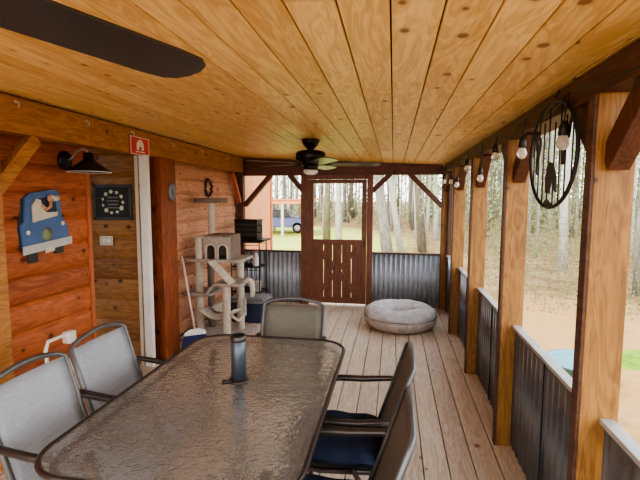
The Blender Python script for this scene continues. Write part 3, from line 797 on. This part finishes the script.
# white tubular frame behind left chairs
ws = tag(empty('folding_frame', (-1.98, 2.3, 0)), 'white tubular folding frame between the log wall and the grey chairs', 'folding frame')
m = MB(); m.tube([(.0, -.22, 0), (.06, -.22, .6), (.06, -.2, .64), (.06, 0, .64), (.06, .02, .6), (.0, .03, 0)], .011, 8); m.build('front_hoop', M['white'], ws)
m = MB(); m.tube([(.0, -.06, 0), (-.05, -.06, .7), (-.05, -.04, .75), (-.05, .14, .75), (-.05, .16, .7), (.0, .17, 0)], .011, 8); m.build('rear_hoop', M['white'], ws)
m = MB(); m.box(-.075, -.02, .1, .165, .69, .765); m.build('joint', M['white'], ws, bev=.008)

# ------------------------------------------------------------------ ring wall art hanging in the opening
ra = tag(empty('ring_ornament', (.672, 2.07, 1.80), math.radians(3)), 'round black metal ring with animal silhouettes hanging in the opening', 'hanging ornament')
RR = .226
m = MB(); m.tube([(0, RR*1.08*math.cos(a), RR*math.sin(a)) for a in [2*PI*k/64 for k in range(64)]], .0085, 8, closed=True); m.build('ring', M['wire'], ra)
m = MB()
for k, u in enumerate((-.2, -.14, -.085, -.03, .03, .085, .14, .2)):
    h = RR*math.sqrt(1-(u/(RR*1.08))**2); lo = -h; hi = h*(1, .8, .95, .6, .9, .7, .95, 1)[k]
    m.tube([(0, u, lo), (0, u, hi)], .0032, 6)
m.build('tree_bars', M['wire'], ra)
fo = lambda w0: (lambda u, v, w: (w-.003, u, v))
# eagle left (far side = +Y), wolf centre, bird on the near side
m = MB(); m.prism([(.2, .14), (.17, .02), (.175, -.06), (.155, -.08), (.15, -.02), (.12, .05), (.125, .09), (.15, .03), (.17, .1)], .006, fo(0)); m.build('eagle', M['wire'], ra)
m = MB(); m.prism([(u*.8, v*.75-.035) for u, v in [(.06, -.17), (.065, -.08), (.045, -.02), (.02, .01), (-.02, .0), (-.05, -.04), (-.08, -.09), (-.085, -.17), (-.06, -.16), (-.05, -.10), (-.02, -.10), (-.0, -.15), (-.005, -.18), (.02, -.17), (.03, -.11), (.04, -.17)]], .006, fo(0)); m.build('bear', M['wire'], ra)
m = MB(); m.prism([(-.19, .16), (-.17, .06), (-.13, .02), (-.13, -.05), (-.105, -.05), (-.1, .03), (-.07, .06), (-.1, .075), (-.14, .08)], .006, fo(0)); m.build('hawk', M['wire'], ra)
m = MB(); m.prism([(.06, -.2), (.02, -.19), (-.03, -.215), (.0, -.235), (.05, -.225)], .006, fo(0)); m.build('fish', M['wire'], ra)
m = MB(); m.tube([(0, 0, RR), (.02, 0, RR+.05)], .003, 6); m.tube([(0, .0, RR-.0), (.06, 0, .155)], .002, 4); m.build('hanging_chain', M['wire'], ra)

# ------------------------------------------------------------------ string lights, right side
st = tag(empty('string_lights', (0, 0, 0)), 'black cord of globe string lights looped along the railing side plate', 'string lights')
BL = [(.8, 1.83), (1.91, 1.845), (2.48, 1.86), (3.11, 1.9), (3.6, 1.78), (4.25, 1.9), (4.87, 1.77), (5.38, 1.82), (6.11, 1.85)]
m = MB(); pts = []; ys = [-.6]+[b[0] for b in BL]+[6.45]
for a, b in zip(ys, ys[1:]):
    for k in range(8):
        f = k/8; pts.append((.672, a+(b-a)*f, 2.03-.05*math.sin(PI*f)))
m.tube(pts, .0035, 6); m.build('cord', M['wire'], st)
for y, z in BL:
    m = MB(); m.tube([(.672, y, 2.03), (.66, y, z+.07)], .003, 6); m.lathe([(.006, .075), (.012, .065), (.018, .05), (.02, .02), (.014, .015)], (.66, y, z), 14)
    so = m.build('socket', M['wire'], st)
    m = MB(); m.lathe([(.012, .022), (.017, .012), (.024, -.006), (.025, -.016), (.019, -.032), (.009, -.04), (.0005, -.042)], (.66, y, z), 16); m.build('globe', M['bulb'], so)

# ------------------------------------------------------------------ outdoors
def gz(x, y):
    r = math.hypot(max(0, x-3), max(0, y-6))
    z = -.6
    if x > 5: z += .012*(x-5)**1.1
    if y > 36: z += .03*(y-36)
    return min(z, 6)
m = MB(); NX, NY = 90, 90
m.grid(lambda u, v: (-45+110*u, -15+105*v, gz(-45+110*u, -15+105*v)), NX, NY); g = m.build('ground', M['ground']); g['kind'] = 'structure'
tbb = tag(empty('plastic_tub', (2.33, 5.75, -.6)), 'round pale blue plastic tub on the ground beyond the railing', 'tub')
m = MB(); m.lathe([(.32, 0), (.38, .2), (.4, .2), (.41, .215), (.37, .215), (.31, .03), (.0005, .03)], n=32); m.build('body', M['tub'], tbb)
m = MB(); m.lathe([(.365, .17), (.0005, .17)], n=32, cap=False); m.build('cover', M['tub'], tbb)

# trees
def tree_mesh(seed, h, r, nb, mat, spread=1.0, lean=0):
    q = random.Random(seed); m = MB(); pts = []; rad = []
    bx = by = 0
    for k in range(9):
        f = k/8; pts.append((bx+lean*f*h, by, h*f-.3)); rad.append(r*(1-.72*f)*(1.25 if k == 0 else 1))
        bx += q.uniform(-.10, .10)*h/12; by += q.uniform(-.10, .10)*h/12
    m.tube(pts, rad, 8)
    for k in range(nb):
        f = q.uniform(.25, .97); i = min(7, int(f*8)); p = Vector(pts[i]).lerp(Vector(pts[i+1]), f*8-i)
        a = q.uniform(0, 2*PI); L = h*q.uniform(.10, .26)*(1.15-f)*spread+.4
        d = Vector((math.cos(a), math.sin(a), q.uniform(.3, 1.3))).normalized()
        r0 = r*(1-.72*f)*.38; P = [p]; 
        for j in range(1, 5): P.append(P[-1]+d*L/4+Vector((q.uniform(-.1, .1), q.uniform(-.1, .1), q.uniform(.0, .12)))*L/3)
        m.tube(P, [r0, r0*.8, r0*.6, r0*.4, r0*.15], 5, cap=False)
        for t_ in range(2):
            j = q.randint(1, 3); d2 = (d+Vector((q.uniform(-1, 1), q.uniform(-1, 1), q.uniform(-.2, .9)))).normalized()
            m.tube([P[j], P[j]+d2*L*.25, P[j]+d2*L*.5+Vector((0, 0, .08*L))], [r0*.45, r0*.3, r0*.08], 4, cap=False)
    o = m.build('bare_tree', mat)
    return o
protos = []
for s_ in range(9):
    o = tree_mesh(s_, 15+s_ % 3*2.5, .11+.03*(s_ % 4), 22, M[('bark1', 'bark2', 'bark3')[s_ % 3]])
    protos.append(o)
used = [0]*9
def put_tree(x, y, k, label, group, sc=1.0, rz=None, tilt=None, thin=1.0):
    o = protos[k] if not used[k] else protos[k].copy()
    if used[k]: COL.objects.link(o)
    used[k] = 1
    o.location = (x, y, gz(x, y)); o.rotation_euler = (0, tilt or R.uniform(-.03, .03), R.uniform(0, 6.28) if rz is None else rz)
    o.scale = (sc*thin, sc*thin, sc)
    tag(o, label, 'tree', group); return o
# distinctive trees
put_tree(-2.12, 17.5, 1, 'pale birch trunk seen through the upper opening of the screen door', None, .95, tilt=.005)
put_tree(-3.4, 22.5, 2, 'darker trunk left of the pale birch seen through the door opening', None, 1.0, tilt=.0)
put_tree(-.1, 14.5, 3, 'grey trunk leaning, leftmost large one beyond the far corrugated panel', None, .9, 0, tilt=-.11)
put_tree(.35, 16.5, 4, 'thick pale trunk in the middle beyond the far corrugated panel', None, 1.0, 0, tilt=-.13)
put_tree(1.2, 18.5, 5, 'grey brown trunk right of the thick pale one beyond the far panel', None, 1.1, 0, tilt=-.1)
put_tree(1.35, 21, 7, 'slim pale trunk beyond the far panel, close to the corner post', None, 1.2, 0, tilt=-.07)
put_tree(4.55, 10.1, 1, 'slim pale birch seen below the ring ornament', None, .62, 1, tilt=.01, thin=.7)
put_tree(5.6, 11.0, 0, 'stout grey trunk between the ring ornament and the nearest post', None, 1.0, 2, thin=.9)
put_tree(5.9, 8.3, 6, 'grey trunk at the right edge beyond the nearest railing panel', None, 1.1, 2.4)
grp = {0: ('bare grey tree in the woods beyond the railing', 'woods beyond the railing'),
       1: ('bare tree standing in the woods past the far end of the porch', 'woods beyond the far end')}
N = 0
while N < 190:    # right-hand woods
    x = R.uniform(5.2, 34); y = R.uniform(6, 62)
    az = math.degrees(math.atan2(x, y))
    if az < 7 or az > 30 or math.hypot(x, y) < 11.5: continue
    put_tree(x, y, R.randrange(9), *grp[0], sc=R.uniform(.7, 1.15), thin=R.uniform(.4, 1)); N += 1
N = 0
while N < 120:    # end woods
    y = R.uniform(24, 62); x = R.uniform(-22, 6)
    az = math.degrees(math.atan2(x, y))
    if az < -19 or az > 7: continue
    if x < -1 and y < 36: continue
    put_tree(x, y, R.randrange(9), *grp[1], sc=R.uniform(.7, 1.2), thin=R.uniform(.45, 1)); N += 1
# foliage as uncountable leaves
def leaves(name, mat, n, gen, size, label):
    q = random.Random(11); verts = []; faces = []
    for i in range(n):
        p, s_ = gen(q); a = Vector((q.gauss(0, 1), q.gauss(0, 1), q.gauss(0, 1))).normalized(); b = a.orthogonal().normalized(); c = a.cross(b)
        s_ *= size; k = len(verts)
        verts += [p-b*s_, p+c*s_*.5, p+b*s_, p-c*s_*.5]; faces.append((k, k+1, k+2, k+3))
    me = bpy.data.meshes.new(name); me.from_pydata([tuple(v) for v in verts], [], faces); me.materials.append(mat)
    o = bpy.data.objects.new(name, me); COL.objects.link(o); tag(o, label, 'foliage', None, 'stuff'); return o
def gen_under(q):
    while 1:
        d = 8.5+30*q.random()**1.3; a = math.radians(q.uniform(4, 42)); x, y = d*math.sin(a)+1.5, d*math.cos(a)
        if d > 9: break
    h = q.random()**1.8*(.7+d*.09)
    c = Vector((x, y, gz(x, y)+h)); return c, .6+d*.045
def gen_crown(q):
    d = 15+42*q.random(); a = math.radians(q.uniform(3, 42)); x, y = d*math.sin(a), d*math.cos(a)
    return Vector((x, y, gz(x, y)+1.5+q.random()**1.1*d*.42)), .6+d*.05
def gen_end(q):
    y = q.uniform(34, 60); x = y*math.tan(math.radians(q.uniform(-22, 6)))
    return Vector((x, y, gz(x, y)+q.random()**1.3*13)), 2.6
leaves('undergrowth', M['brush'], 24000, gen_under, .036, 'tangle of dry brush and twigs along the forest floor')
leaves('spring_foliage', M['leaf'], 16000, gen_crown, .06, 'haze of young pale green leaves among the right-hand trees')
leaves('far_foliage', M['leaf'], 6000, gen_end, .07, 'pale green foliage behind the lawn at the far end')

# carport and vehicle across the lawn
cp = tag(empty('carport', (-7.2, 27, -.6)), 'open carport with orange roof edge across the lawn', 'carport')
m = MB(); m.box(-4, 2.6, -2.5, -2.38, 1.9, 2.12); m.build('fascia', M['orange'], cp)
m = MB(); m.box(-4.05, 2.65, -2.55, 2.5, 2.12, 2.17); m.build('roof', M['orange'], cp)
for x in (-3.9, -.9, .9, 2.5):
    for y in (-2.4, 2.4): box_part('post', M['offwhite'], cp, x-.07, x+.07, y-.07, y+.07, 0, 2.12)
pk = tag(empty('parked_car', (-7.4, 28.2, -.6)), 'blue car parked under the carport across the lawn', 'car')
m = MB(); m.prism([(-2.1, .35), (2.1, .35), (2.15, .8), (1.9, .95), (1.1, 1.0), (-2.05, 1.05), (-2.15, .8)], 1.6, lambda u, v, w: (u, -.8+w, v)); m.build('body', M['carblue'], pk, bev=.06)
m = MB(); m.prism([(1.0, .98), (.5, 1.45), (-1.3, 1.5), (-1.9, 1.03)], 1.4, lambda u, v, w: (u, -.7+w, v)); m.build('cabin', M['carglass'], pk, bev=.05)
m = MB(); m.prism([(.42, 1.44), (.5, 1.48), (-1.3, 1.54), (-1.35, 1.48)], 1.42, lambda u, v, w: (u, -.71+w, v)); m.build('roof', M['carblue'], pk)
for x in (-1.3, 1.35):
    for y in (-.8, .65):
        m = MB(); m.lathe([(.2, 0), (.33, .0), (.34, .03), (.34, .13), (.33, .15), (.2, .15)], (x, y, .34), 20, 'Y'); w_ = m.build('wheel', M['rubber'], pk)
        m = MB(); m.lathe([(.0005, -.01), (.19, .0), (.2, .03), (.2, .12), (.0005, .14)], (x, y, .34), 16, 'Y'); m.build('hub', M['silver'], w_)

# ------------------------------------------------------------------ light
w = bpy.data.worlds.new('sky'); scn.world = w; w.use_nodes = True
nt = w.node_tree; nt.nodes.clear()
bg = nt.nodes.new('ShaderNodeBackground'); ou = nt.nodes.new('ShaderNodeOutputWorld'); tc = nt.nodes.new('ShaderNodeTexCoord')
sp = nt.nodes.new('ShaderNodeSeparateXYZ'); cr_ = nt.nodes.new('ShaderNodeValToRGB')
nt.links.new(tc.outputs['Generated'], sp.inputs[0]); nt.links.new(sp.outputs[2], cr_.inputs[0])
cr_.color_ramp.elements[0].position = 0; cr_.color_ramp.elements[0].color = (1, .97, .93, 1)
cr_.color_ramp.elements[1].position = .6; cr_.color_ramp.elements[1].color = (.80, .90, 1, 1)
nt.links.new(cr_.outputs[0], bg.inputs[0]); bg.inputs[1].default_value = 2.2; nt.links.new(bg.outputs[0], ou.inputs[0])
sd = bpy.data.lights.new('sun', 'SUN'); sd.energy = 2.0; sd.angle = math.radians(12); sd.color = (1, .94, .84)
so = bpy.data.objects.new('sun', sd); COL.objects.link(so); so.rotation_euler = (math.radians(38), math.radians(-12), 0)

# ------------------------------------------------------------------ camera
f_, p_, yw, ro = 439., math.radians(5.4), math.radians(9.47), math.radians(.14)
cd_ = bpy.data.cameras.new('camera'); cam = bpy.data.objects.new('camera', cd_); COL.objects.link(cam)
cd_.sensor_fit = 'HORIZONTAL'; cd_.sensor_width = 36; cd_.lens = f_/640*36; cd_.clip_start = .02; cd_.clip_end = 500
fw = Vector((-math.sin(yw)*math.cos(p_), math.cos(yw)*math.cos(p_), -math.sin(p_)))
rt0 = Vector((math.cos(yw), math.sin(yw), 0)); up0 = rt0.cross(fw)
rt = rt0*math.cos(ro)+up0*math.sin(ro); up = up0*math.cos(ro)-rt0*math.sin(ro)
mt = Matrix((rt, up, -fw)).transposed().to_4x4(); mt.translation = Vector((0, 0, 1.61)); cam.matrix_world = mt
scn.camera = cam
scn.view_settings.view_transform = 'AgX'; scn.view_settings.look = 'AgX - Medium High Contrast'
scn.view_settings.exposure = 1.2
scn.cycles.max_bounces = 8; scn.cycles.diffuse_bounces = 5
